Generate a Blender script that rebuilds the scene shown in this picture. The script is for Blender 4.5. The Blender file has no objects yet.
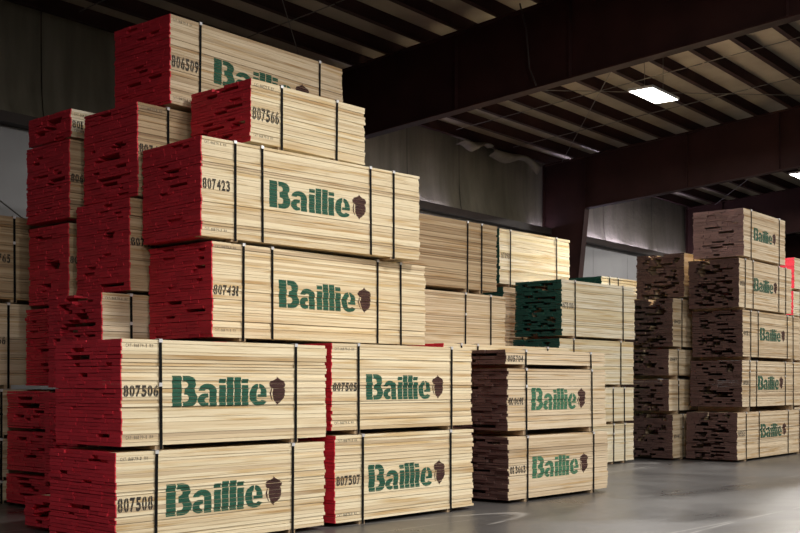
import bpy, bmesh, math, random
from mathutils import Vector, Matrix

R = math.radians
scene = bpy.context.scene
COL = scene.collection

# ------------------------------------------------------------------ camera, world, exposure
cam_data = bpy.data.cameras.new('camera')
cam_data.sensor_width = 36.0
cam_data.lens = 50.0
cam = bpy.data.objects.new('camera', cam_data)
COL.objects.link(cam)
cam.location = (0, 0, 1.5)
cam_data.shift_y = 0.146            # level camera, lens shifted up
cam.rotation_euler = (R(90.0), 0, R(-48.0))
scene.camera = cam

world = bpy.data.worlds.new('world')
scene.world = world
world.use_nodes = True
world.node_tree.nodes['Background'].inputs['Color'].default_value = (0.5, 0.5, 0.55, 1)
world.node_tree.nodes['Background'].inputs['Strength'].default_value = 0.004

scene.view_settings.view_transform = 'Standard'
scene.view_settings.look = 'None'
scene.view_settings.gamma = 1.0
scene.view_settings.use_curve_mapping = False
scene.view_settings.exposure = 0.22

LAMP_POWER = 610.0            # watts of each hanging fixture
BYAW = R(4.0)                 # the building stands four degrees off the lumber rows


# ------------------------------------------------------------------ helpers
def link(o, parent=None):
    COL.objects.link(o)
    if parent is not None:
        o.parent = parent
    return o


def tag(o, label=None, cat=None, group=None, kind=None):
    if label: o['label'] = label
    if cat: o['category'] = cat
    if group: o['group'] = group
    if kind: o['kind'] = kind
    return o


def empty(name, loc=(0, 0, 0), rz=0.0):
    o = bpy.data.objects.new(name, None)
    o.empty_display_size = 0.2
    o.location = loc
    o.rotation_euler = (0, 0, rz)
    return link(o)


class MB:
    """collects boxes, bars and sheets into one mesh"""
    def __init__(s):
        s.v = []; s.f = []; s.m = []

    def add(s, vs, fs, mi=0):
        b = len(s.v)
        s.v += [tuple(p) for p in vs]
        s.f += [tuple(i + b for i in f) for f in fs]
        s.m += [mi] * len(fs)

    def box(s, x0, x1, y0, y1, z0, z1, mi=0):
        s.hexa([(x0, y0, z0), (x1, y0, z0), (x1, y1, z0), (x0, y1, z0),
                (x0, y0, z1), (x1, y0, z1), (x1, y1, z1), (x0, y1, z1)], mi)

    def hexa(s, p, mi=0):
        s.add(p, [(3, 2, 1, 0), (4, 5, 6, 7), (0, 1, 5, 4), (1, 2, 6, 5), (2, 3, 7, 6), (3, 0, 4, 7)], mi)

    def tube(s, pts, r, n=6, mi=0):
        pts = [Vector(p) for p in pts]
        rings = []
        for i, p in enumerate(pts):
            d = (pts[min(i + 1, len(pts) - 1)] - pts[max(i - 1, 0)]).normalized()
            a = d.orthogonal().normalized() if abs(d.z) > .99 else d.cross(Vector((0, 0, 1))).normalized()
            b = d.cross(a)
            rings.append([p + r * (math.cos(t) * a + math.sin(t) * b) for t in [2 * math.pi * k / n for k in range(n)]])
        vs = [q for g in rings for q in g]
        fs = []
        for i in range(len(pts) - 1):
            for k in range(n):
                fs.append((i * n + k, i * n + (k + 1) % n, (i + 1) * n + (k + 1) % n, (i + 1) * n + k))
        fs.append(tuple(range(n - 1, -1, -1)))
        fs.append(tuple((len(pts) - 1) * n + k for k in range(n)))
        s.add(vs, fs, mi)

    def mesh(s, name, mats):
        me = bpy.data.meshes.new(name)
        me.from_pydata(s.v, [], s.f)
        for m in mats:
            me.materials.append(m)
        if len(mats) > 1:
            me.polygons.foreach_set('material_index', s.m)
        me.update()
        return me

    def build(s, name, mats, parent=None, rz=None, smooth=False):
        if not isinstance(mats, (list, tuple)):
            mats = [mats]
        me = s.mesh(name, mats)
        if smooth:
            me.polygons.foreach_set('use_smooth', [True] * len(me.polygons))
        o = bpy.data.objects.new(name, me)
        if rz is not None:
            o.rotation_euler = (0, 0, rz)
        return link(o, parent)


# ------------------------------------------------------------------ materials
def new_mat(name, rough=0.6, spec=0.3, metal=0.0):
    m = bpy.data.materials.new(name)
    m.use_nodes = True
    nt = m.node_tree
    b = nt.nodes['Principled BSDF']
    b.inputs['Roughness'].default_value = rough
    b.inputs['Specular IOR Level'].default_value = spec
    b.inputs['Metallic'].default_value = metal
    return m, nt, b


def N(nt, t, **kw):
    n = nt.nodes.new(t)
    for k, v in kw.items():
        if k.startswith('i_'):
            key = k[2:]
            n.inputs[int(key) if key.isdigit() else key].default_value = v
        else:
            setattr(n, k, v)
    return n


def ramp(nt, stops, interp='LINEAR'):
    n = nt.nodes.new('ShaderNodeValToRGB')
    n.color_ramp.interpolation = interp
    e = n.color_ramp.elements
    while len(e) < len(stops):
        e.new(0.5)
    for el, (p, c) in zip(e, stops):
        el.position = p
        el.color = (c[0], c[1], c[2], 1) if len(c) == 3 else c
    return n


def math_node(nt, op, a, b=None):
    n = nt.nodes.new('ShaderNodeMath')
    n.operation = op
    for i, v in enumerate((a, b)):
        if v is None: continue
        if isinstance(v, (int, float)): n.inputs[i].default_value = v
        else: nt.links.new(v, n.inputs[i])
    return n.outputs[0]


def mix_rgb(nt, mode, fac, a, b):
    n = nt.nodes.new('ShaderNodeMix')
    n.data_type = 'RGBA'
    n.blend_type = mode
    for sock, v in ((n.inputs[0], fac), (n.inputs[6], a), (n.inputs[7], b)):
        if isinstance(v, (int, float)): sock.default_value = v
        elif isinstance(v, tuple): sock.default_value = (v[0], v[1], v[2], 1)
        else: nt.links.new(v, sock)
    return n.outputs[2]


def board_random(nt):
    oi = N(nt, 'ShaderNodeObjectInfo')
    at = N(nt, 'ShaderNodeAttribute', attribute_name='board_rand')
    return math_node(nt, 'FRACT', math_node(nt, 'ADD', oi.outputs['Random'], at.outputs['Fac']))


def offset_coords(nt, r, scale, k):
    geo = N(nt, 'ShaderNodeNewGeometry')
    vm = N(nt, 'ShaderNodeVectorMath', operation='MULTIPLY')
    nt.links.new(geo.outputs['Position'], vm.inputs[0])
    vm.inputs[1].default_value = scale
    va = N(nt, 'ShaderNodeVectorMath', operation='ADD')
    nt.links.new(vm.outputs[0], va.inputs[0])
    nt.links.new(math_node(nt, 'MULTIPLY', r, k), va.inputs[1])
    return va.outputs[0]


def wood_mat(name, stops):
    m, nt, b = new_mat(name, 0.72, 0.25)
    r = board_random(nt)
    base = ramp(nt, stops)
    nt.links.new(r, base.inputs[0])
    g1 = N(nt, 'ShaderNodeTexNoise', i_Scale=1.0, i_Detail=4.0, i_Roughness=0.6)
    nt.links.new(offset_coords(nt, r, (1.0, 45, 75), 91.0), g1.inputs['Vector'])
    r1 = ramp(nt, [(0.28, (0.70, 0.62, 0.52)), (0.46, (0.97, 0.96, 0.94)), (0.72, (1.03, 1.03, 1.04))])
    nt.links.new(g1.outputs['Fac'], r1.inputs[0])
    g2 = N(nt, 'ShaderNodeTexNoise', i_Scale=1.0, i_Detail=2.0)
    nt.links.new(offset_coords(nt, r, (0.9, 8, 14), 53.0), g2.inputs['Vector'])
    r2 = ramp(nt, [(0.32, (0.78, 0.66, 0.50)), (0.46, (0.98, 0.98, 0.97)), (0.68, (1.03, 1.03, 1.03))])
    nt.links.new(g2.outputs['Fac'], r2.inputs[0])
    c = mix_rgb(nt, 'MULTIPLY', 1.0, base.outputs[0], r1.outputs[0])
    c = mix_rgb(nt, 'MULTIPLY', 1.0, c, r2.outputs[0])
    nt.links.new(c, b.inputs['Base Color'])
    return m


CREAM = [(0.0, (.56, .43, .26)), (.10, (.69, .57, .38)), (.45, (.83, .73, .52)), (.75, (.77, .67, .47)), (.9, (.68, .55, .36)), (1.0, (.50, .39, .26))]
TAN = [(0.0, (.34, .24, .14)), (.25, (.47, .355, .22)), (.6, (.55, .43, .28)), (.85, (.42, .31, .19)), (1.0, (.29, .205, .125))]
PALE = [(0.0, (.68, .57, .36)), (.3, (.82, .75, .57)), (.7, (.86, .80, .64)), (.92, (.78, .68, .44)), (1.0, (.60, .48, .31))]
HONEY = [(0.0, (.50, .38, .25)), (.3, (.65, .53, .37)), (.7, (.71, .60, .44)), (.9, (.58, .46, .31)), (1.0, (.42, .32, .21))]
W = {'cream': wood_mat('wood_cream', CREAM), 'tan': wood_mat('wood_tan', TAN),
     'pale': wood_mat('wood_pale', PALE), 'honey': wood_mat('wood_honey', HONEY)}


def paint_mat(name, col, var=0.25, rough=0.6):
    m, nt, b = new_mat(name, rough, 0.25)
    r = board_random(nt)
    n = N(nt, 'ShaderNodeTexNoise', i_Scale=30.0, i_Detail=3.0)
    nt.links.new(offset_coords(nt, r, (1, 1, 1), 17.0), n.inputs['Vector'])
    f = math_node(nt, 'ADD', math_node(nt, 'MULTIPLY', r, var), math_node(nt, 'MULTIPLY', n.outputs['Fac'], var))
    f = math_node(nt, 'ADD', f, 1.0 - var)
    vm = N(nt, 'ShaderNodeVectorMath', operation='SCALE')
    vm.inputs[0].default_value = col
    nt.links.new(f, vm.inputs['Scale'])
    nt.links.new(vm.outputs[0], b.inputs['Base Color'])
    return m


P = {'red': paint_mat('paint_red', (.64, .034, .056)),
     'brown': paint_mat('paint_brown', (.085, .048, .042)),
     'mauve': paint_mat('paint_lit_brown', (.24, .155, .145)),  # brown paint lightened: stronger lamp light on the top pack put into the colour
     'green': paint_mat('paint_green', (.018, .085, .062))}


def ink_mat(name, col, dark):
    m, nt, b = new_mat(name, 0.7, 0.2)
    n = N(nt, 'ShaderNodeTexNoise', i_Scale=1.0, i_Detail=4.0)
    geo = N(nt, 'ShaderNodeNewGeometry')
    vm = N(nt, 'ShaderNodeVectorMath', operation='MULTIPLY')
    nt.links.new(geo.outputs['Position'], vm.inputs[0])
    vm.inputs[1].default_value = (6, 30, 60)
    nt.links.new(vm.outputs[0], n.inputs['Vector'])
    rp = ramp(nt, [(.35, dark), (.65, col)])
    nt.links.new(n.outputs['Fac'], rp.inputs[0])
    nt.links.new(rp.outputs[0], b.inputs['Base Color'])
    return m


INK_GREEN = ink_mat('stencil_green', (.030, .115, .072), (.016, .072, .045))
INK_GREEN2 = ink_mat('stencil_light_green', (.065, .20, .11), (.035, .125, .07))
INK_BROWN = ink_mat('stencil_brown', (.075, .033, .028), (.04, .018, .016))
INK_BLACK = ink_mat('stencil_black', (.07, .06, .05), (.022, .02, .018))
INK_GREY = ink_mat('stencil_grey', (.20, .17, .13), (.10, .085, .065))


def flat(name, col, rough=.6, spec=.3, metal=0.0, var=.15, scale=4.0):
    m, nt, b = new_mat(name, rough, spec, metal)
    n = N(nt, 'ShaderNodeTexNoise', i_Scale=scale, i_Detail=5.0)
    geo = N(nt, 'ShaderNodeNewGeometry')
    nt.links.new(geo.outputs['Position'], n.inputs['Vector'])
    rp = ramp(nt, [(.3, tuple(c * (1 - var) for c in col)), (.7, tuple(min(1, c * (1 + var)) for c in col))])
    nt.links.new(n.outputs['Fac'], rp.inputs[0])
    nt.links.new(rp.outputs[0], b.inputs['Base Color'])
    return m


STRAP = flat('black_strapping', (.008, .008, .008), .7, .06)
CLIP = flat('zinc_clip', (.72, .72, .74), .35, .5, .3)
BOLSTER = flat('bolster_wood', (.40, .29, .18), .8, .2, scale=20)
STEEL = flat('red_oxide_steel', (.036, .0135, .012), .65, .2, var=.25, scale=1.5)
STEEL_P = flat('purlin_steel', (.032, .0125, .011), .65, .2, var=.25, scale=2)
DECK = flat('roof_insulation', (.35, .30, .23), .55, .3, var=.18, scale=1.2)
GIRT = flat('girt_steel', (.045, .035, .032), .55, .3)
LOWER = flat('lower_liner', (.30, .30, .31), .45, .4, var=.12, scale=.8)
CABLE = flat('steel_cable', (.16, .15, .14), .5, .4)
LAMP_BODY = flat('lamp_housing', (.55, .55, .55), .4, .5)

# upper wall: yellowed glossy vinyl facing with drip stains
VINYL, nt, b = new_mat('vinyl_facing', 0.28, 0.5)
n1 = N(nt, 'ShaderNodeTexNoise', i_Scale=1.0, i_Detail=5.0)
geo = N(nt, 'ShaderNodeNewGeometry')
vm = N(nt, 'ShaderNodeVectorMath', operation='MULTIPLY')
nt.links.new(geo.outputs['Position'], vm.inputs[0])
vm.inputs[1].default_value = (3.5, 3.5, 0.5)
nt.links.new(vm.outputs[0], n1.inputs['Vector'])
rp = ramp(nt, [(.3, (.11, .10, .073)), (.55, (.165, .15, .113)), (.75, (.20, .184, .147))])
nt.links.new(n1.outputs['Fac'], rp.inputs[0])
nt.links.new(rp.outputs[0], b.inputs['Base Color'])
n2 = N(nt, 'ShaderNodeTexNoise', i_Scale=5.0, i_Detail=3.0)
nt.links.new(geo.outputs['Position'], n2.inputs['Vector'])
bp = N(nt, 'ShaderNodeBump', i_Strength=0.35, i_Distance=0.05)
nt.links.new(n2.outputs['Fac'], bp.inputs['Height'])
nt.links.new(bp.outputs[0], b.inputs['Normal'])

# polished concrete with tyre scuffs
CONC, nt, b = new_mat('polished_concrete', 0.3, 0.32)
geo = N(nt, 'ShaderNodeNewGeometry')
na = N(nt, 'ShaderNodeTexNoise', i_Scale=0.45, i_Detail=8.0, i_Roughness=.6, i_Distortion=.6)
nt.links.new(geo.outputs['Position'], na.inputs['Vector'])
ra = ramp(nt, [(.32, (.056, .054, .053)), (.5, (.076, .073, .072)), (.68, (.090, .087, .086))])
nt.links.new(na.outputs['Fac'], ra.inputs[0])
mp = N(nt, 'ShaderNodeMapping')
mp.inputs['Rotation'].default_value = (0, 0, R(22))
mp.inputs['Scale'].default_value = (.045, .34, 1)
nt.links.new(geo.outputs['Position'], mp.inputs['Vector'])
nb = N(nt, 'ShaderNodeTexNoise', i_Scale=1.0, i_Detail=0.0, i_Roughness=.4)
nt.links.new(mp.outputs[0], nb.inputs['Vector'])
line = math_node(nt, 'ABSOLUTE', math_node(nt, 'SUBTRACT', nb.outputs['Fac'], 0.52))
rl = ramp(nt, [(0.0, (1, 1, 1)), (.0015, (.9, .9, .9)), (.004, (0, 0, 0))])
nt.links.new(line, rl.inputs[0])
nc = N(nt, 'ShaderNodeTexNoise', i_Scale=1.3, i_Detail=4.0)
nt.links.new(geo.outputs['Position'], nc.inputs['Vector'])
rc = ramp(nt, [(.42, (0, 0, 0)), (.56, (.85, .85, .85))])
nt.links.new(nc.outputs['Fac'], rc.inputs[0])
mp2 = N(nt, 'ShaderNodeMapping')
mp2.inputs['Rotation'].default_value = (0, 0, R(-24))
mp2.inputs['Scale'].default_value = (.05, .42, 1)
mp2.inputs['Location'].default_value = (7.3, 2.1, 0)
nt.links.new(geo.outputs['Position'], mp2.inputs['Vector'])
nd = N(nt, 'ShaderNodeTexNoise', i_Scale=1.0, i_Detail=0.0)
nt.links.new(mp2.outputs[0], nd.inputs['Vector'])
rl2 = ramp(nt, [(0.0, (1, 1, 1)), (.0015, (.9, .9, .9)), (.004, (0, 0, 0))])
nt.links.new(math_node(nt, 'ABSOLUTE', math_node(nt, 'SUBTRACT', nd.outputs['Fac'], 0.5)), rl2.inputs[0])
fac = math_node(nt, 'MULTIPLY', math_node(nt, 'MAXIMUM', rl.outputs[0], rl2.outputs[0]), rc.outputs[0])
nt.links.new(mix_rgb(nt, 'MIX', fac, ra.outputs[0], (.33, .32, .31)), b.inputs['Base Color'])
rr = ramp(nt, [(.35, (.27, .27, .27)), (.65, (.45, .45, .45))])
nt.links.new(na.outputs['Fac'], rr.inputs[0])
nt.links.new(rr.outputs[0], b.inputs['Roughness'])

LENS = bpy.data.materials.new('lamp_lens')
LENS.use_nodes = True
LENS.node_tree.nodes.clear()
em = LENS.node_tree.nodes.new('ShaderNodeEmission')
em.inputs['Color'].default_value = (1.0, .97, .93, 1)
em.inputs['Strength'].default_value = 12.0
ou = LENS.node_tree.nodes.new('ShaderNodeOutputMaterial')
LENS.node_tree.links.new(em.outputs[0], ou.inputs[0])

# ------------------------------------------------------------------ the building (own axes, BYAW off the rows)
XA, XB, YF, YN = -14.0, 58.0, 17.0, -24.0          # extents along the building axes
RIDGE = -3.5


def rt(y):      # top of the rafters = underside of the purlins, roof pitch 1:12
    return 8.10 + 0.080 * (14.9 - (y if y > RIDGE else 2 * RIDGE - y))


def rb(y):      # underside of the rafters
    return 6.61 + 0.077 * (14.9 - (y if y > RIDGE else 2 * RIDGE - y))


FZ = -.05                      # floor level
m = MB(); m.box(XA, XB, YN, YF, FZ - .2, FZ)
floor = m.build('floor', CONC, rz=BYAW); tag(floor, kind='structure')

# roof deck
m = MB()
PH = .29
for ya, yb in ((YF + .1, RIDGE), (RIDGE, YN - .1)):
    m.hexa([(XA, yb, rt(yb) + PH), (XB, yb, rt(yb) + PH), (XB, ya, rt(ya) + PH), (XA, ya, rt(ya) + PH),
            (XA, yb, rt(yb) + PH + .12), (XB, yb, rt(yb) + PH + .12), (XB, ya, rt(ya) + PH + .12), (XA, ya, rt(ya) + PH + .12)])
ceiling = m.build('ceiling', DECK, rz=BYAW); tag(ceiling, kind='structure')

m = MB()
m.box(XA, XB, -.025, .025, 0, PH - .005)
m.box(XA, XB, -.09, .0, 0, .016)
m.box(XA, XB, .0, .09, PH - .02, PH - .005)
pur_me = m.mesh('purlin', [STEEL_P])
y = 16.75
while y > YN + .5:
    o = bpy.data.objects.new('purlin', pur_me)
    o.location = (0, y, rt(y))
    link(o, ceiling)
    y -= .89

# sag rods and bracing rods under the roof
def roof_rod(x0, y0, x1, y1, dz=-.02, r=.012, name='tie_rod'):
    m = MB()
    m.tube([(x0, y0, rt(y0) + dz), (x1, y1, rt(y1) + dz)], r, 5)
    return m.build(name, CABLE, ceiling)


for xr in (2.2, 5.2, 8.4, 11.8, 14.8, 20.4, 23.2, 25.9, 31.4, 34.6):
    for ya in (16.3, 13.0, 9.7, 6.4):
        roof_rod(xr, ya, xr + .02, ya - 3.25, r=.010)
for xa in (7.0, 17.9, 28.8):
    xb = xa + 10.5
    for ya, yb in ((16.2, 8.2), (8.2, 16.2), (8.2, .2), (.2, 8.2)):
        roof_rod(xa, ya, xb, yb, -.05, .009, 'bracing_rod')

# steel frames: tapered columns and deep rafters
def steel_frame(x, label):
    root = empty('steel_frame', (0, 0, 0), BYAW)
    tag(root, label, 'steel frame', kind='structure')
    root.location = (0, 0, 0)
    t = .012
    zk = rb(15.5)
    def web(pts, name):
        m = MB(); n = len(pts)
        m.add([(x - t, p[0], p[1]) for p in pts] + [(x + t, p[0], p[1]) for p in pts],
              [tuple(range(n)), tuple(range(2 * n - 1, n - 1, -1))] + [(i, i + n, (i + 1) % n + n, (i + 1) % n) for i in range(n)])
        return m.build(name, STEEL, root)
    def flange(p, q, name, w=.13, th=.03):
        m = MB()
        m.hexa([(x - w, p[0], p[1]), (x + w, p[0], p[1]), (x + w, q[0], q[1]), (x - w, q[0], q[1]),
                (x - w, p[0] + (th if abs(p[1] - q[1]) > 2 else 0), p[1] + (0 if abs(p[1] - q[1]) > 2 else th)),
                (x + w, p[0] + (th if abs(p[1] - q[1]) > 2 else 0), p[1] + (0 if abs(p[1] - q[1]) > 2 else th)),
                (x + w, q[0] + (th if abs(p[1] - q[1]) > 2 else 0), q[1] + (0 if abs(p[1] - q[1]) > 2 else th)),
                (x - w, q[0] + (th if abs(p[1] - q[1]) > 2 else 0), q[1] + (0 if abs(p[1] - q[1]) > 2 else th))])
        return m.build(name, STEEL, root)
    web([(16.85, FZ), (16.85, rt(16.85) - .03), (15.5, rt(15.5) - .03), (15.5, zk), (16.2, FZ)], 'column_web')
    web([(15.5, zk), (15.5, rt(15.5) - .03), (RIDGE, rt(RIDGE) - .03), (RIDGE, rb(RIDGE))], 'rafter_web')
    flange((16.17, FZ), (15.47, zk), 'column_inner_flange')
    flange((16.85, FZ), (16.851, rt(16.85) - .03), 'column_outer_flange')
    flange((15.47, rb(15.47) - .03), (RIDGE, rb(RIDGE) - .03), 'rafter_bottom_flange')
    flange((16.85, rt(16.85) - .032), (RIDGE, rt(RIDGE) - .032), 'rafter_top_flange')
    for ys in (15.5, 12.4, 9.9, 6.0, 2.0):
        m = MB(); m.box(x - .11, x + .11, ys - .008, ys + .008, rb(ys), rt(ys) - .035)
        m.build('stiffener', STEEL, root)
    return root


steel_frame(6.9, 'dark red steel roof frame hidden behind the tallest lumber stack')
steel_frame(17.7, 'dark red steel roof beam crossing over the red-ended packs')
steel_frame(28.57, 'dark red steel column and beam behind the green-ended packs')
steel_frame(38.8, 'dark red steel frame far behind the brown-ended packs')
steel_frame(49.0, 'dark red steel frame by the far end wall')

# back wall with liner below and sagging vinyl facing above the girt
wall_back = empty('wall_back', (0, 0, 0), BYAW); tag(wall_back, kind='structure')
rng = random.Random(5)
seams = [-14, -9.5, -5, -1, 3.2, 7.4, 11.49, 15.2, 19.1, 22.0, 24.27, 28.6, 32.4, 36.0, 39.5, 44, 48.5, 53, 58]
prof = [(16.97, 8.45), (16.97, 7.6), (16.965, 7.1), (16.955, 6.8), (16.94, 6.6), (16.92, 6.42), (16.89, 6.25), (16.85, 6.12), (16.83, 6.06), (16.97, 6.05)]
for xa, xb in zip(seams[:-1], seams[1:]):
    xa2, xb2 = xa + .012, xb - .012
    nx = max(6, int((xb - xa) / .25))
    m = MB()
    ph = rng.random() * 6
    for i in range(nx + 1):
        u = i / nx
        x = xa2 + (xb2 - xa2) * u
        edge = min(1, 6 * u, 6 * (1 - u)) ** .5
        wob = .75 + .25 * edge + .10 * math.sin(x * 3.1 + ph) + .05 * math.sin(x * 7.3 + ph)
        m.v += [(x, 16.97 - (16.97 - py) * wob, pz) for py, pz in prof]
    k = len(prof)
    for i in range(nx):
        for j in range(k - 1):
            m.f.append((i * k + j, i * k + j + 1, (i + 1) * k + j + 1, (i + 1) * k + j)); m.m.append(0)
    m.build('upper_panel', VINYL, wall_back, smooth=True)
x = XA
while x < XB - .1:
    m = MB()
    m.box(x + .006, x + 2.4 - .006, 16.90, 16.99, FZ, 5.88)
    m.build('lower_panel', LOWER, wall_back)
    x += 2.4
m = MB(); m.box(XA, XB, 17.0, 17.1, FZ, 8.45); m.build('backing_sheet', GIRT, wall_back)
m = MB(); m.box(XA, XB, 16.66, 16.90, 5.88, 5.90); m.box(XA, XB, 16.64, 16.66, 5.88, 6.06); m.box(XA, XB, 16.66, 16.99, 6.02, 6.04)
m.build('girt', GIRT, wall_back)
# daylight leaking in over the girt where the facing has come loose
DAY = bpy.data.materials.new('daylight')
DAY.use_nodes = True
DAY.node_tree.nodes.clear()
em = DAY.node_tree.nodes.new('ShaderNodeEmission')
em.inputs['Color'].default_value = (.76, .70, 1.0, 1)
em.inputs['Strength'].default_value = 52.0
ou = DAY.node_tree.nodes.new('ShaderNodeOutputMaterial')
DAY.node_tree.links.new(em.outputs[0], ou.inputs[0])
for xa, xb, w in ((19.0, 20.6, .012), (21.0, 23.6, .02), (27.6, 28.4, .02), (29.2, 30.6, .12), (30.8, 32.2, .085), (32.4, 33.6, .13), (33.8, 35.6, .06), (36.0, 38.4, .03)):
    m = MB(); m.box(xa, xb, 16.765 - w / 2, 16.765 + w / 2, 6.041, 6.046)
    m.build('daylight_gap', DAY, wall_back)
m = MB(); m.tube([(8.0, 16.55, 5.9), (12.4, 16.55, 3.4), (15.5, 16.55, 1.2)], .014, 5); m.build('bracing_cable', CABLE, wall_back)
m = MB(); m.tube([(8.6, 16.58, 4.9), (10.6, 16.58, 3.3), (13.0, 16.58, 1.2)], .012, 5); m.build('bracing_cable', CABLE, wall_back)

TORN = flat('torn_insulation_facing', (.20, .175, .14), .8, .1)


def torn_sheet(xa, xb, drop, ph):
    m = MB(); nx, nz = 10, 7
    for side in (0, .012):
        for i in range(nx + 1):
            u = i / nx
            for j in range(nz + 1):
                v = j / nz
                d = drop * (.65 + .35 * math.sin(u * 5 + ph) * u)
                m.v.append((xa + (xb - xa) * u + .06 * math.sin(v * 4 + ph), 16.75 - .42 * math.sin(v * 2.6) - .1 * u * v + side, 7.93 - d * v + .05 * math.sin(u * 9 + ph) * v + side))
    k = (nx + 1) * (nz + 1)
    for i in range(nx):
        for j in range(nz):
            q = (i * (nz + 1) + j, i * (nz + 1) + j + 1, (i + 1) * (nz + 1) + j + 1, (i + 1) * (nz + 1) + j)
            m.f += [q, tuple(a + k for a in reversed(q))]; m.m += [0, 0]
    ring = [i * (nz + 1) for i in range(nx + 1)] + [nx * (nz + 1) + j for j in range(1, nz + 1)] + [i * (nz + 1) + nz for i in range(nx - 1, -1, -1)] + [j for j in range(nz - 1, 0, -1)]
    for a, b_ in zip(ring, ring[1:] + ring[:1]):
        m.f.append((a, b_, b_ + k, a + k)); m.m.append(0)
    return m.build('torn_insulation', TORN, wall_back, smooth=True)


torn_sheet(23.6, 24.9, .42, .4)
torn_sheet(25.1, 27.4, .55, 1.7)

ENDWALL = flat('end_wall_liner', (.16, .15, .14), .6, .3)
for nm, bx in (('wall_right', (XB, XB + .15, YN, YF)), ('wall_left', (XA - .15, XA, YN, YF)), ('wall_front', (XA, XB, YN - .15, YN))):
    m = MB(); m.box(*bx, FZ, 9.9 if nm != 'wall_front' else 8.4)
    tag(m.build(nm, ENDWALL, rz=BYAW), kind='structure')


m = MB(); m.tube([(17.55, 10.9, rt(10.9) + .1), (17.53, 10.75, 8.0), (17.56, 10.7, 7.3), (17.55, 10.55, 6.95)], .016, 5)
o = m.build('hanging_cable', GIRT, rz=BYAW); tag(o, 'thin cable hanging down the side of the steel roof beam', 'cable')

# hanging lamps
def lamp(x, y, z, label):
    root = empty('warehouse_lamp', (0, 0, 0))
    c, s = math.cos(BYAW), math.sin(BYAW)
    root.location = (c * x - s * y, s * x + c * y, z)
    root.rotation_euler = (0, 0, BYAW)
    tag(root, label, 'lamp', 'ceiling lamps of the warehouse')
    lx, ly = .66, .28
    m = MB()
    m.box(-lx, lx, -ly, ly, .03, .055)
    m.box(-lx, lx, -ly, -ly + .015, -.0, .03); m.box(-lx, lx, ly - .015, ly, -.0, .03)
    m.box(-lx, -lx + .015, -ly, ly, -.0, .03); m.box(lx - .015, lx, -ly, ly, -.0, .03)
    m.box(-lx * .6, lx * .6, -.08, .08, .055, .11)
    m.build('housing', LAMP_BODY, root)
    m = MB(); m.box(-lx + .02, lx - .02, -ly + .02, ly - .02, .004, .022); m.build('lens', LENS, root)
    top = rt(y) + PH - z + .004
    for sx in (-.45, .45):
        m = MB(); m.tube([(sx, 0, .055), (sx, 0, top)], .006, 5); m.build('hanger', CABLE, root)
    ld = bpy.data.lights.new('lamp_light', 'AREA')
    ld.shape = 'RECTANGLE'; ld.size = 2 * lx - .06; ld.size_y = 2 * ly - .06
    ld.energy = LAMP_POWER
    ld.color = (1.0, .95, .89)
    lo = bpy.data.objects.new('lamp_light', ld)
    lo.location = (0, 0, -.004)
    link(lo, root)


lamp(21.9, 10.27, 7.6, 'bright rectangular lamp hanging between the two steel roof beams')
lamp(33.2, 10.75, 7.6, 'bright lamp hanging beyond the farther steel roof beam')
lamp(44.4, 10.8, 7.6, 'unseen lamp added past the far steel frame')  # added out of view, meant for the glow on the back wall
lamp(9.6, 2.6, 8.2, 'unseen rectangular lamp added above the open floor to light the front row of packs')  # added out of view to light the front packs
for lx_, ly_ in ((-1.6, -.6), (-2.5, -10.0), (5.5, -4.5), (15.8, -1.8), (24.5, 1.5), (35.0, 2.0), (6.5, -11.0), (16.0, -10.0), (28.0, -9.0)):  # added lamps out of view, positions chosen for the light they give
    lamp(lx_, ly_, 8.2, 'unseen rectangular lamp added above the open aisle for its light')

# ------------------------------------------------------------------ stencils
def arc(cx, cy, rx, ry, a0, a1, n=10):
    return [(cx + rx * math.cos(R(a0 + (a1 - a0) * i / n)), cy + ry * math.sin(R(a0 + (a1 - a0) * i / n))) for i in range(n + 1)]


def rect(x0, x1, y0, y1):
    return [(x0, y0), (x1, y0), (x1, y1), (x0, y1)]


def logo_polys():
    G = []
    # B: stem and a three-shaped bowl, split by the stencil bridge
    G.append(rect(0, .265, 0, 1))
    G.append([(.30, 1.0)] + arc(.44, .755, .245, .245, 90, -40) + arc(.45, .275, .275, .275, 40, -90) + [(.30, 0), (.30, .17)]
             + arc(.40, .285, .075, .115, -90, 90, 6) + [(.345, .40), (.345, .60)] + arc(.39, .715, .065, .10, -90, 90, 6) + [(.30, .815)])
    # a
    x = .735
    G.append([(x + .02, .52)] + arc(x + .29, .50, .27, .25, 165, 0, 12) + [(x + .56, 0), (x + .345, 0), (x + .345, .47)] + arc(x + .27, .50, .075, .07, 0, 165, 5))
    G.append([(x + .31, .43)] + arc(x + .20, .215, .20, .215, 95, 270, 10) + [(x + .31, .035), (x + .31, .14)] + arc(x + .255, .215, .05, .075, 270, 90, 5) + [(x + .31, .30)])
    # i l l i
    for x, tall in ((1.37, 0), (1.605, 1), (1.84, 1), (2.075, 0)):
        if tall:
            G.append(rect(x, x + .205, 0, .97))
        else:
            G.append(rect(x, x + .205, 0, .70))
            G.append(rect(x, x + .205, .765, .905))
    # e
    x = 2.32
    G.append([(x + .275, .745)] + arc(x + .275, .37, .275, .375, 95, 275, 14) + arc(x + .31, .20, .25, .20, 280, 345, 5)
             + [(x + .40, .20)] + arc(x + .32, .235, .09, .085, 340, 200, 6) + [(x + .225, .36)] + arc(x + .30, .47, .075, .11, 180, 110, 4))
    G.append([(x + .31, .745)] + arc(x + .30, .40, .255, .345, 88, 0, 8) + [(x + .555, .29), (x + .262, .29), (x + .262, .385), (x + .36, .385)]
             + [(x + .36, .52), (x + .345, .57), (x + .31, .60)])
    return G


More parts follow.
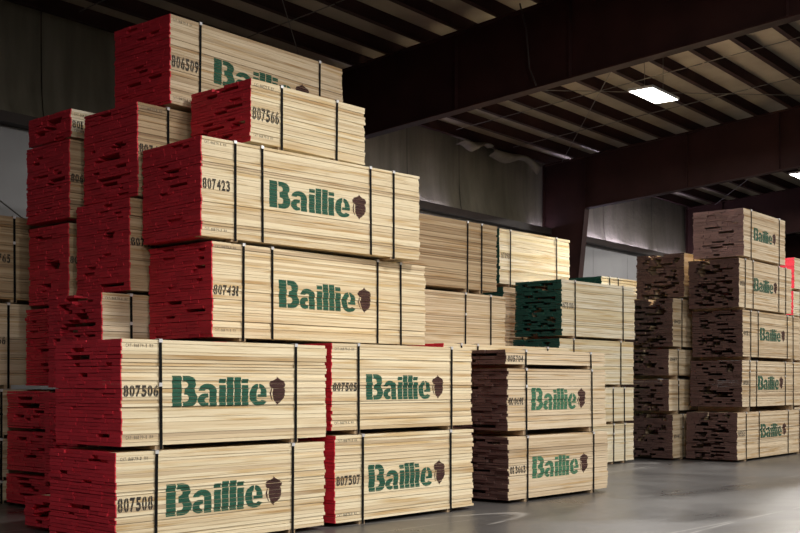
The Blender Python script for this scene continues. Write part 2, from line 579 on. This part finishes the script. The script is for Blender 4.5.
def acorn_polys():
    G = []
    G.append([(.27, 1.0), (.235, .93), (.15, .875), (.05, .83), (.0, .74), (.015, .655), (.07, .60), (.47, .60), (.525, .655), (.54, .74), (.49, .83), (.39, .875), (.305, .93)])
    G.append([(.125, .60), (.50, .60), (.525, .50), (.52, .36), (.47, .22), (.37, .12), (.30, .07), (.265, 0), (.225, .07), (.17, .14), (.125, .27), (.105, .42)])
    G.append([(.05, .585), (.085, .585), (.062, .45), (.075, .30), (.12, .16), (.10, .155), (.045, .27), (.01, .42)])
    return G


def tri_bm(polys, sx, sz, ox, oz):
    bm = bmesh.new()
    for p in polys:
        vs = [bm.verts.new((ox + q[0] * sx, 0, oz + q[1] * sz)) for q in p]
        bm.faces.new(vs).normal_update()
    bmesh.ops.triangulate(bm, faces=bm.faces[:])
    return bm


_chars = {}


def char_data(ch, bold):
    key = (ch, bold)
    if key not in _chars:
        cu = bpy.data.curves.new('glyph', 'FONT')
        cu.body = ch
        cu.size = 1.0
        cu.resolution_u = 3
        cu.offset = .04 if bold else .006
        ob = bpy.data.objects.new('glyph', cu)
        COL.objects.link(ob)
        dg = bpy.context.evaluated_depsgraph_get()
        me = bpy.data.meshes.new_from_object(ob.evaluated_get(dg))
        vs = [tuple(v.co) for v in me.vertices]
        fs = [tuple(p.vertices) for p in me.polygons]
        bpy.data.objects.remove(ob); bpy.data.curves.remove(cu); bpy.data.meshes.remove(me)
        _chars[key] = (vs, fs)
    return _chars[key]


def text_bm(s, ox, oz, width, height, bold=True):
    """each character squeezed into its own cell, with stencil bridges when bold"""
    bm = bmesh.new()
    cell = width / len(s)
    for i, ch in enumerate(s):
        if ch == ' ':
            continue
        vs, fs = char_data(ch, bold)
        if not vs:
            continue
        xa = min(v[0] for v in vs); xb = max(v[0] for v in vs)
        h = .74
        wch = cell * .84 * (1.0 if ch not in '1I-' else .55)
        b2 = bmesh.new()
        bv = [b2.verts.new((ox + i * cell + cell * .06 + (v[0] - xa) / max(xb - xa, .01) * wch, 0, oz + v[1] / h * height)) for v in vs]
        for f in fs:
            try: b2.faces.new([bv[k] for k in f])
            except ValueError: pass
        if bold and ch in '068':
            cx = ox + i * cell + cell * .06 + wch * .5
            g = cell * .035
            for sgn in (-1, 1):
                bmesh.ops.bisect_plane(b2, geom=b2.verts[:] + b2.edges[:] + b2.faces[:], plane_co=(cx + sgn * g, 0, 0), plane_no=(1, 0, 0))
            dead = [f for f in b2.faces if abs(f.calc_center_median().x - cx) < g * .98]
            bmesh.ops.delete(b2, geom=dead, context='FACES')
        mp = {v: bm.verts.new(v.co) for v in b2.verts}
        for f in b2.faces:
            try: bm.faces.new([mp[v] for v in f.verts])
            except ValueError: pass
        b2.free()
    return bm


def stamp(bm, boards, name, mat, parent):
    """lay flat stencil paint on the front of each board it crosses"""
    out = MB()
    zs = [v.co.z for v in bm.verts]
    za, zb = min(zs), max(zs)
    for z0, z1, yf in boards:
        if z1 < za or z0 > zb:
            continue
        b2 = bm.copy()
        for co, no in ((z0 + .0006, -1), (z1 - .0006, 1)):
            bmesh.ops.bisect_plane(b2, geom=b2.verts[:] + b2.edges[:] + b2.faces[:], plane_co=(0, 0, co), plane_no=(0, 0, no), clear_outer=True)
        b2.verts.index_update()
        if b2.faces:
            out.add([(v.co.x, yf - .0015, v.co.z) for v in b2.verts], [tuple(v.index for v in f.verts) for f in b2.faces])
        b2.free()
    bm.free()
    if out.f:
        return out.build(name, mat, parent)


LOGO, ACORN = logo_polys(), acorn_polys()

# ------------------------------------------------------------------ lumber packs
_proto = {}
WRAP = .0045
PV = [(x, y, z) for x in (0, WRAP, 1) for y in (0, 1) for z in (0, 1)]
PVI = [(x, y, z) for x in (0, .05, 1) for y in (0, 1) for z in (0, 1)]      # sprayed deeper between the boards
PF = [((0, 1, 3, 2), 1), ((8, 10, 11, 9), 1)]
for a, pm in ((0, 1), (4, 0)):
    PF += [((a, a + 4, a + 5, a + 1), pm), ((a + 2, a + 3, a + 7, a + 6), pm),
           ((a, a + 2, a + 6, a + 4), pm), ((a + 1, a + 5, a + 7, a + 3), pm)]


def board_proto(wood, paint, inside=False):
    key = (wood, paint, inside)
    if key not in _proto:
        me = bpy.data.meshes.new('board')
        me.from_pydata(PVI if inside else PV, [], [f for f, _ in PF])
        me.materials.append(W[wood]); me.materials.append(P[paint])
        me.polygons.foreach_set('material_index', [k for _, k in PF])
        me.update()
        _proto[key] = me
    return _proto[key]


SMALL = 'CAT-86179-1 RW'


def pack(pid, loc, yaw, L, Wd, zb, zt, paint, wood, straps, label, holes=.04, singles=False, hidden=False,
         logo=None, logo_ink=None, number=None, small=False, thick=.0345, group='strapped lumber packs in the warehouse'):
    rg = random.Random('pack' + pid)
    x0, y0, zs = loc
    root = empty('lumber_pack', loc, R(yaw))
    tag(root, label, 'lumber pack', group)
    h0, h1 = zb - zs, zt - zs
    n = max(3, round((h1 - h0) / thick))
    ts = [rg.uniform(.8, 1.25) for _ in range(n)]
    k = (h1 - h0) / sum(ts)
    z = h0
    me = board_proto(wood, paint)
    mi_in = board_proto(wood, paint, True)
    fronts = []
    inner = []
    pockets = []
    for _ in range(int(min(holes, .07) * 190)):
        pockets.append((rg.gauss(Wd * .5, Wd * .2), rg.uniform(h0 + .04, h1 - .05), rg.uniform(.05, .17), rg.choice((.010, .014, .016, .022)), rg.uniform(.5, 1.3)))
    for t in ts:
        th = t * k
        gap = rg.choice((.0006, .001, .0015, .002, .003, .006))
        za, zc = z, z + th - gap
        z += th
        # the boards of one course, from the front edge to the back
        y = rg.gauss(0, .0035)
        if rg.random() < .08: y += rg.uniform(.004, .012)
        y = max(-.007, y)
        first = True
        while y < Wd - .06:
            w = rg.uniform(.09, .24) if holes < .1 else rg.uniform(.08, .19)
            if Wd - (y + w) < .10: w = Wd - y + rg.uniform(-.012, .008)
            xs = rg.gauss(0, .0045 if paint == 'red' else .010)
            if rg.random() < .05: xs -= rg.uniform(0, .012)
            xs = max(-.02, xs)
            edge = first or y + w > Wd - .05
            if not edge:
                for py, pz, pw, ph_, pd in pockets:
                    if abs(y + w / 2 - py) < pw and abs((za + zc) / 2 - pz) < ph_:
                        xs = pd
                if holes > .1 and .10 < y < Wd - .14 and rg.random() < holes * 1.25:
                    xs = rg.uniform(.12, .7)
                if rg.random() < .05: xs += rg.uniform(.02, .05)
            xe = L + rg.gauss(0, .009)
            zz = zc - (rg.uniform(0, .003) if not first else 0)
            rec = (xs, y, za, xe - xs, w - (rg.choice((.001, .002, .004, .010)) if not edge else 0), zz - za)
            if first: fronts.append(rec)
            else: inner.append(rec)
            first = False
            y += w
    def single(rec, mesh):
        o = bpy.data.objects.new('board', mesh)
        o.location = rec[:3]
        o.scale = rec[3:]
        link(o, root)
    todo = list(inner)
    if hidden:
        todo = fronts + inner
    else:
        for r_ in fronts: single(r_, me)
        if singles:
            room = 295 - len(fronts)
            for r_ in inner[:room]: single(r_, mi_in)
            todo = inner[room:]
    if todo:
        vs, fs, mi, br = [], [], [], []
        for r_ in todo:
            b = len(vs)
            vs += [(r_[0] + p[0] * r_[3], r_[1] + p[1] * r_[4], r_[2] + p[2] * r_[5]) for p in PVI]
            fs += [tuple(i + b for i in f) for f, _ in PF]
            mi += [q for _, q in PF]
            br += [rg.random()] * len(PF)
        im = bpy.data.meshes.new('inner_boards')
        im.from_pydata(vs, [], fs)
        im.materials.append(W[wood]); im.materials.append(P[paint])
        im.polygons.foreach_set('material_index', mi)
        im.attributes.new('board_rand', 'FLOAT', 'FACE').data.foreach_set('value', br)
        im.update()
        o = bpy.data.objects.new('inner_boards', im)
        link(o, root); tag(o, kind='stuff')
    if hidden and not straps:
        straps = [.45, L - .45]
    # bolsters under the straps, then the straps round everything
    bz = h0
    sset = sorted(straps)
    for i, u in enumerate(sset):
        if bz > .012 and (len(sset) < 4 or i in (0, len(sset) - 1)):
            m = MB(); m.box(u - .045, u + .045, .01, Wd - .01, .0, bz - .001); m.build('bolster', BOLSTER, root)
        if hidden:
            continue
        w2, t2 = .0155, .004
        lo = .003 if bz > .012 and (len(sset) < 4 or i in (0, len(sset) - 1)) else h0 - .004
        lo = max(lo, .003)
        ln = rg.uniform(-.012, .012)
        ya, yb2 = -.0135, Wd + .012
        m = MB()
        m.hexa([(u - w2 + ln, ya, lo), (u + w2 + ln, ya, lo), (u + w2 + ln, ya + t2, lo), (u - w2 + ln, ya + t2, lo),
                (u - w2, ya, h1 + t2), (u + w2, ya, h1 + t2), (u + w2, ya + t2, h1 + t2), (u - w2, ya + t2, h1 + t2)])
        m.box(u - w2, u + w2, ya, yb2, h1 + .0005, h1 + t2)
        m.box(u - w2, u + w2, yb2 - t2, yb2, lo, h1 + t2)
        sobj = m.build('strap', STRAP, root)
        m = MB()
        m.box(u - .019, u + .019, ya - .006, ya + .0, h1 - .026, h1 + .008)
        m.box(u - .021, u + .021, ya - .006, ya + .05, h1 + .0045, h1 + .009)
        m.build('clip', CLIP, sobj)
        if rg.random() < .12:
            m = MB(); zz = h0 + (h1 - h0) * rg.uniform(.55, .8)
            m.box(u - .017, u + .017, ya - .004, ya, zz, zz + .035); m.build('buckle', CLIP, sobj)
    faces = [(r_[2], r_[2] + r_[5], r_[1]) for r_ in fronts]
    if logo:
        u0, u1, z0, z1 = logo
        z0 -= zs; z1 -= zs
        wtot = 3.50
        sx = (u1 - u0) / wtot
        stamp(tri_bm(LOGO, sx, z1 - z0, u0, z0), faces, 'lettering', logo_ink or INK_GREEN, root)
        stamp(tri_bm(ACORN, sx, z1 - z0, u0 + 2.965 * sx, z0), faces, 'acorn_emblem', INK_BROWN, root)
    if number:
        s, u0, u1, z0, z1 = number[:5]
        z0 -= zs; z1 -= zs
        stamp(text_bm(s, u0 + .012, z0, u1 - u0 - .012, z1 - z0), faces, 'stencilled_number', INK_BLACK if len(number) < 6 else number[5], root)
    if small:
        stamp(text_bm(SMALL, .05, h1 - .075, .30, .032, False), faces, 'small_print', INK_GREY, root)['kind'] = 'stuff'
        stamp(text_bm(SMALL, .05, h0 + .065, .30, .032, False), faces, 'small_print', INK_GREY, root)['kind'] = 'stuff'
    return root


def stack(Y, yaw, Wd, items):
    zs = FZ
    for it in items:
        kw = dict(it)
        pid, X, zb, zt, L = kw.pop('id'), kw.pop('X'), kw.pop('zb'), kw.pop('zt'), kw.pop('L')
        w = kw.pop('W', Wd)
        yw = kw.pop('yaw', yaw)
        pack(pid, (X, kw.pop('Y', Y), zs), yw, L, w, zb, zt, kw.pop('paint', 'red'), kw.pop('wood', 'cream'),
             kw.pop('straps', []), kw.pop('label'), **kw)
        zs = zt + .0095


R1, R2, R3, R4, R5 = 8.5, 9.75, 10.95, 12.15, 13.35
# front row, red ends
stack(R1, 0, 1.09, [
    dict(id='A1', X=5.65, zb=-0.005, zt=0.879, L=2.59, straps=[.44, 2.13], logo=(.55, 1.98, 0.261, 0.561), number=('807508', .01, .41, 0.349, 0.473), small=True,
         singles=True, holes=.03, label='red-ended lumber pack stencilled 807508 on the floor under pack 807506'),
    dict(id='A2', X=5.71, zb=0.931, zt=1.903, L=2.55, straps=[.42, 2.11], logo=(.56, 1.97, 1.277, 1.571), number=('807506', .01, .41, 1.384, 1.485), small=True,
         singles=True, holes=.03, label='red-ended lumber pack stencilled 807506 on top of pack 807508')])
stack(R1, 0, 1.08, [
    dict(id='B1', X=8.39, zb=-0.005, zt=0.936, L=2.39, straps=[.43, 1.95], logo=(.53, 1.85, 0.295, 0.593), number=('807507', .01, .40, 0.398, 0.501), small=True,
         label='pale lumber pack stencilled 807507 on the floor with a red left edge'),
    dict(id='B2', X=8.34, zb=0.993, zt=1.933, L=2.41, straps=[.41, 2.02], logo=(.54, 1.87, 1.318, 1.601), number=('807505', .01, .40, 1.419, 1.51), small=True,
         label='pale lumber pack stencilled 807505 on top of pack 807507')])
stack(R1, 0, 1.08, [
    dict(id='C1', X=11.51, zb=-0.005, zt=0.809, L=2.40, paint='brown', wood='honey', straps=[.42, 2.02], logo=(.53, 1.87, 0.245, 0.533), logo_ink=INK_GREEN2,
         number=('813663', .02, .38, 0.338, 0.43), label='dark-ended lumber pack with light green lettering on the floor next to pack 807507'),
    dict(id='C2', X=11.49, zb=0.891, zt=1.692, L=2.37, paint='brown', wood='honey', straps=[.41, 1.99], logo=(.54, 1.84, 1.146, 1.44), logo_ink=INK_GREEN2,
         number=('810691', .02, .38, 1.227, 1.318), label='dark-ended lumber pack with light green lettering under a thin pack'),
    dict(id='C3', X=11.45, zb=1.748, zt=1.934, L=2.38, paint='brown', wood='honey', straps=[.44, 2.0],
         number=('805704', .03, .39, 1.783, 1.863), label='thin dark-ended lumber pack of a few courses lying on a lettered pack')])
# second row
stack(R2, 0, 1.14, [
    dict(id='T0', X=6.12, zb=-0.005, zt=.30, L=3.6, holes=.2, straps=[.5, 3.1], label='thin red-ended lumber pack on the floor peeking out behind pack 807508'),
    dict(id='T1', X=7.75, zb=.35, zt=0.942, L=3.6, hidden=True, label='red-ended lumber pack on the floor hidden behind pack 807508'),
    dict(id='T2', X=7.75, zb=0.993, zt=1.964, L=3.6, hidden=True, label='red-ended lumber pack hidden behind pack 807506 and under pack 807431'),
    dict(id='807431', X=7.72, zb=2.014, zt=3.079, L=3.61, W=1.16, straps=[.45, .88, 2.67, 3.11], logo=(.99, 2.55, 2.389, 2.717), number=('807431', .01, .41, 2.489, 2.598),
         small=True, singles=True, holes=.03, label='long red-ended lumber pack stencilled 807431 with four straps'),
    dict(id='807423', X=7.57, zb=3.118, zt=4.215, L=3.44, yaw=-3, W=1.165, straps=[.46, .84, 2.55, 2.96], logo=(.95, 2.48, 3.537, 3.849), number=('807423', .01, .40, 3.645, 3.761),
         small=True, singles=True, holes=.03, label='long red-ended lumber pack stencilled 807423 on top of pack 807431'),
    dict(id='807566', X=8.28, zb=4.266, zt=4.984, L=1.88, W=1.10, straps=[.47, 1.38], number=('807566', .01, .44, 4.530, 4.674), small=True, singles=True, holes=.07,
         label='short red-ended lumber pack stencilled 807566 with no lettering')])
stack(R2, 0, 1.10, [
    dict(id='Q0', X=11.75, zb=-0.005, zt=0.973, L=3.1, hidden=True, label='red-ended lumber pack on the floor hidden behind the thin dark-ended pack stack'),
    dict(id='Q1', X=11.71, zb=1.024, zt=2.054, L=3.1, straps=[.39, .76, 2.5], label='red-ended lumber pack showing only its top edge above pack 807505')])
# third row
stack(R3, 0, 1.12, [
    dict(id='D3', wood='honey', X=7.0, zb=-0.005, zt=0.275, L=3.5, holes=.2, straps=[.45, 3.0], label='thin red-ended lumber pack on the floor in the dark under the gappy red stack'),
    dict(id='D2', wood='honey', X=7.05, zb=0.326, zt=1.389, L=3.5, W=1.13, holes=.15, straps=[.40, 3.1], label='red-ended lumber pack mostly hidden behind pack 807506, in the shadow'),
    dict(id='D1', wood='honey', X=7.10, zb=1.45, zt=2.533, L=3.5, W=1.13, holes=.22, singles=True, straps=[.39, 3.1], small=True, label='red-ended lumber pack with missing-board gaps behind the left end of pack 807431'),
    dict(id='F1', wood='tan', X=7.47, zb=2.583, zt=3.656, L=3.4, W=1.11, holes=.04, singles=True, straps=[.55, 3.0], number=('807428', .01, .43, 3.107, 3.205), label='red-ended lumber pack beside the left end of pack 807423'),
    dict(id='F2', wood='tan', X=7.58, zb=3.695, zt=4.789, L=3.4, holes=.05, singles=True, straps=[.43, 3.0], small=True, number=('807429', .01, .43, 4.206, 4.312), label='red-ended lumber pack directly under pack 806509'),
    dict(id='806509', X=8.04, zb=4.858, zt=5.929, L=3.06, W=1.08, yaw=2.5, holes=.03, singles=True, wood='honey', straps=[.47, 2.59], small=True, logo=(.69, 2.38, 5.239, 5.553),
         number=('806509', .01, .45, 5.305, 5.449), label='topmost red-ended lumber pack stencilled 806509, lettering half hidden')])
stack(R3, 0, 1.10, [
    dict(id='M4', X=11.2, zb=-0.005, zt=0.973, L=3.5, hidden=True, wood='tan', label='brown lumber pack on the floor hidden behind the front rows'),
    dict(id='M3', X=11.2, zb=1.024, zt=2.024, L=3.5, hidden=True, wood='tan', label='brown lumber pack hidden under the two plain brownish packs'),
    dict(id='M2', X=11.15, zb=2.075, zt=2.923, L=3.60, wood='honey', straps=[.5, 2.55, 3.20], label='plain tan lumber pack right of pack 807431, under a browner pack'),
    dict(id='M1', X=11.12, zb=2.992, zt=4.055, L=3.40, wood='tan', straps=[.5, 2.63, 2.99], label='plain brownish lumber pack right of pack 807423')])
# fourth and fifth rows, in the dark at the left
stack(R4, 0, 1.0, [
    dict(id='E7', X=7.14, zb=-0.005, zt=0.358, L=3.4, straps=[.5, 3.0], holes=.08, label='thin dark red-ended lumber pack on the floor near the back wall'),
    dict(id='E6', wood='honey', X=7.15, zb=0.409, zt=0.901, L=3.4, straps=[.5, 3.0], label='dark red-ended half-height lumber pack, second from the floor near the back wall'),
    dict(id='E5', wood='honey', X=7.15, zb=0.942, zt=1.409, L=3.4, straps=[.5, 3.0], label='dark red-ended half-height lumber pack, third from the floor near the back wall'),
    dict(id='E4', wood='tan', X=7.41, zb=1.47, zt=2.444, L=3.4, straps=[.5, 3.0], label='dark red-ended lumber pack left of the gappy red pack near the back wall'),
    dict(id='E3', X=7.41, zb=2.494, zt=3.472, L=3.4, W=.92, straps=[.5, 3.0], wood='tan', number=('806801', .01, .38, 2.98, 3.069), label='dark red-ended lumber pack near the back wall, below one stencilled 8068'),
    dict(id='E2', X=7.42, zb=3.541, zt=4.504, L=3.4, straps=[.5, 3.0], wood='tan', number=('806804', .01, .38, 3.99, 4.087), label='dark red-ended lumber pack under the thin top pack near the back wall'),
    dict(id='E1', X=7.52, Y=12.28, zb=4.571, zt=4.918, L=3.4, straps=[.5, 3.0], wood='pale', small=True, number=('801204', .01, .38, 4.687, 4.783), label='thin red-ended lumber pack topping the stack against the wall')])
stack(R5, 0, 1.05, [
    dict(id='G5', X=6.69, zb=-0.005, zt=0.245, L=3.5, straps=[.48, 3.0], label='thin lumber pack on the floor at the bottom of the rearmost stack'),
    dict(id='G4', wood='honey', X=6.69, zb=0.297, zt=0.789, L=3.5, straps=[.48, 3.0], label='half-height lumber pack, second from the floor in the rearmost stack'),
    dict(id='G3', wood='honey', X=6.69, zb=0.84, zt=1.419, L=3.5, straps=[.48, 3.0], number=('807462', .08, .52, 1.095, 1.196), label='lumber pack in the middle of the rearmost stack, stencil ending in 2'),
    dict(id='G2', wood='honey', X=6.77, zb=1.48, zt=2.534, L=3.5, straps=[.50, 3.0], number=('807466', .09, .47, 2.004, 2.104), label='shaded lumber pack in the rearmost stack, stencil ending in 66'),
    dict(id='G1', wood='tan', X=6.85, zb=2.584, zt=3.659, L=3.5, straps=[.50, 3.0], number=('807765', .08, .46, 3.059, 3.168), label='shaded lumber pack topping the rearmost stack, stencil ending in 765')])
# green-ended stacks
stack(11.25, 0, 1.03, [
    dict(id='H4', X=16.81, zb=-0.005, zt=0.719, L=2.57, paint='green', wood='pale', straps=[.5, 1.82, 2.23], label='pale lumber pack on the floor beside the dark brown-ended stack'),
    dict(id='H3', X=16.81, zb=0.77, zt=1.42, L=2.57, paint='green', wood='pale', straps=[.5, 1.80, 2.21], label='pale lumber pack second from the floor beside the dark brown-ended stack'),
    dict(id='H2', X=16.78, zb=1.48, zt=2.316, L=2.60, paint='green', wood='pale', straps=[.46, 2.11], holes=.2, label='green-ended pale lumber pack directly under the fully visible green-ended one'),
    dict(id='H1', X=16.85, zb=2.366, zt=3.383, L=2.58, paint='green', wood='pale', straps=[.43, 2.12], holes=.2, thick=.04, number=('N7100', .03, .39, 2.866, 2.975, INK_GREY),
         label='green-ended pale lumber pack with gaps in its end, topping its stack')])
stack(12.6, 0, 1.08, [
    dict(id='N4', X=16.9, zb=-0.005, zt=1.045, L=2.3, paint='green', wood='pale', hidden=True, label='green-ended lumber pack on the floor hidden behind the other green-ended stack'),
    dict(id='N3', X=16.9, zb=1.095, zt=2.166, L=2.3, paint='green', wood='pale', hidden=True, label='green-ended lumber pack hidden in the rear green-ended stack'),
    dict(id='N2', X=16.91, zb=2.226, zt=3.324, L=2.25, paint='green', wood='honey', straps=[.60, 1.78], label='brownish lumber pack under the bright pale pack, seen through a narrow slot'),
    dict(id='N1', X=16.78, zb=3.384, zt=4.42, L=2.38, paint='green', wood='pale', straps=[.35, 1.9], thick=.05, number=('N7098', .05, .33, 3.869, 3.977, INK_GREY),
         label='brightest pale lumber pack with a green edge in front of the steel column')])
stack(12.6, 0, 1.05, [
    dict(id='O4', X=20.4, zb=-0.005, zt=1.075, L=2.4, paint='green', wood='pale', hidden=True, label='green-ended lumber pack on the floor hidden behind the dark brown-ended stack'),
    dict(id='O3', X=20.4, zb=1.126, zt=2.166, L=2.4, paint='green', wood='pale', hidden=True, label='green-ended lumber pack hidden, second in the stack by the wall'),
    dict(id='O2', X=20.4, zb=2.216, zt=3.206, L=2.4, paint='green', wood='pale', hidden=True, label='green-ended lumber pack hidden, third in the stack by the wall'),
    dict(id='O1', X=20.38, zb=3.266, zt=3.783, L=2.4, paint='green', wood='pale', straps=[.32, .67, 2.0], label='green-ended lumber pack peeking over the others by the brown-ended stack')])
# brown-ended stacks
stack(10.85, 3.2, 1.06, [
    dict(id='J1', X=20.22, zb=-0.005, zt=0.872, L=2.4, paint='brown', wood='honey', straps=[.47, 2.0], holes=.22, thick=.045, number=('804417', .05, .42, 0.393, 0.475), label='dark brown-ended lumber pack on the floor of the narrower-looking brown stack'),
    dict(id='J2', X=20.06, zb=0.953, zt=1.581, L=2.4, paint='brown', wood='honey', straps=[.44, 2.0], holes=.12, thick=.045, label='dark brown-ended lumber pack second from the floor, half hidden by the tall lettered stack'),
    dict(id='J3', X=20.06, zb=1.662, zt=2.186, L=2.4, paint='brown', wood='honey', straps=[.42, 2.0], holes=.2, thick=.045, number=('804419', .05, .37, 1.945, 2.025), label='low dark brown-ended lumber pack third from the floor, half hidden by the tall lettered stack'),
    dict(id='J4', X=20.22, zb=2.246, zt=3.216, L=2.4, paint='brown', wood='honey', straps=[.42, 2.0], holes=.25, thick=.045, number=('804420', .05, .37, 2.707, 2.787), label='dark brown-ended lumber pack under the topmost pack of the half-hidden stack'),
    dict(id='J5', X=20.70, zb=3.266, zt=4.167, L=2.0, paint='brown', wood='honey', straps=[.45, 1.6], holes=.25, thick=.045, label='gappy brown-ended lumber pack topping the half-hidden stack')])
K = dict(paint='brown', wood='honey', logo_ink=INK_GREEN, thick=.037)
stack(9.65, 3.2, 1.05, [
    dict(K, id='K1', X=20.57, zb=-0.005, zt=0.923, L=3.63, straps=[.46, 1.15, 2.82, 3.51], logo=(1.24, 2.70, 0.382, 0.668), number=('809310', .05, .41, 0.454, 0.556), holes=.22, singles=True, label='brown-ended lettered lumber pack on the floor at the bottom of the tall stack'),
    dict(K, id='K2', X=20.79, zb=1.034, zt=1.955, L=3.60, W=1.08, straps=[.40, .76, 2.38, 2.87], logo=(.84, 2.26, 1.369, 1.652), number=('809311', .05, .37, 1.47, 1.561), holes=.15, singles=True, label='brown-ended lettered lumber pack second from the floor in the tall stack'),
    dict(K, id='K3', X=20.82, zb=2.035, zt=2.956, L=3.26, straps=[.41, .81, 2.47, 2.82], logo=(.92, 2.35, 2.377, 2.637), number=('809312', .05, .38, 2.457, 2.547), holes=.22, singles=True, label='brown-ended lettered lumber pack third from the floor in the tall stack'),
    dict(K, id='K4', X=20.66, zb=3.006, zt=3.968, L=2.93, straps=[.31, .71, 2.15, 2.56], logo=(.78, 2.06, 3.364, 3.632), number=('809313', .05, .30, 3.434, 3.523), holes=.25, singles=True, label='brown-ended lettered lumber pack under the mauve-ended top pack'),
    dict(K, id='K5', X=20.86, zb=4.028, zt=4.971, L=2.31, paint='mauve', straps=[.39, 1.95], logo=(.55, 1.77, 4.383, 4.638), holes=.06, singles=True, label='mauve-ended lettered lumber pack topping the tall stack')])
stack(10.34, 3.2, 1.06, [
    dict(id='R5', X=25.0, zb=-0.005, zt=0.943, L=3.2, paint='brown', wood='honey', straps=[.45, 2.7], label='brown-ended lumber pack on the floor beyond the tall lettered stack'),
    dict(id='R4', X=25.0, zb=0.994, zt=1.985, L=3.2, paint='brown', wood='honey', straps=[.45, 2.7], logo=(.85, 2.25, 1.4, 1.683), label='lettered lumber pack second from the floor beyond the tall stack'),
    dict(id='R3', X=25.0, zb=2.035, zt=3.008, L=3.2, paint='brown', wood='honey', straps=[.45, 2.7], label='brown-ended lumber pack third from the floor beyond the tall stack'),
    dict(id='R2', X=24.95, zb=3.068, zt=3.616, L=3.2, paint='red', wood='pale', straps=[.45, 2.7], label='bright red-ended lumber pack beyond the tall stack, under another red-ended one'),
    dict(id='R1', X=25.0, zb=3.685, zt=4.388, L=3.2, paint='red', wood='pale', straps=[.45, 2.7], label='bright red-ended lumber pack topping the stack beyond the tall lettered one')])
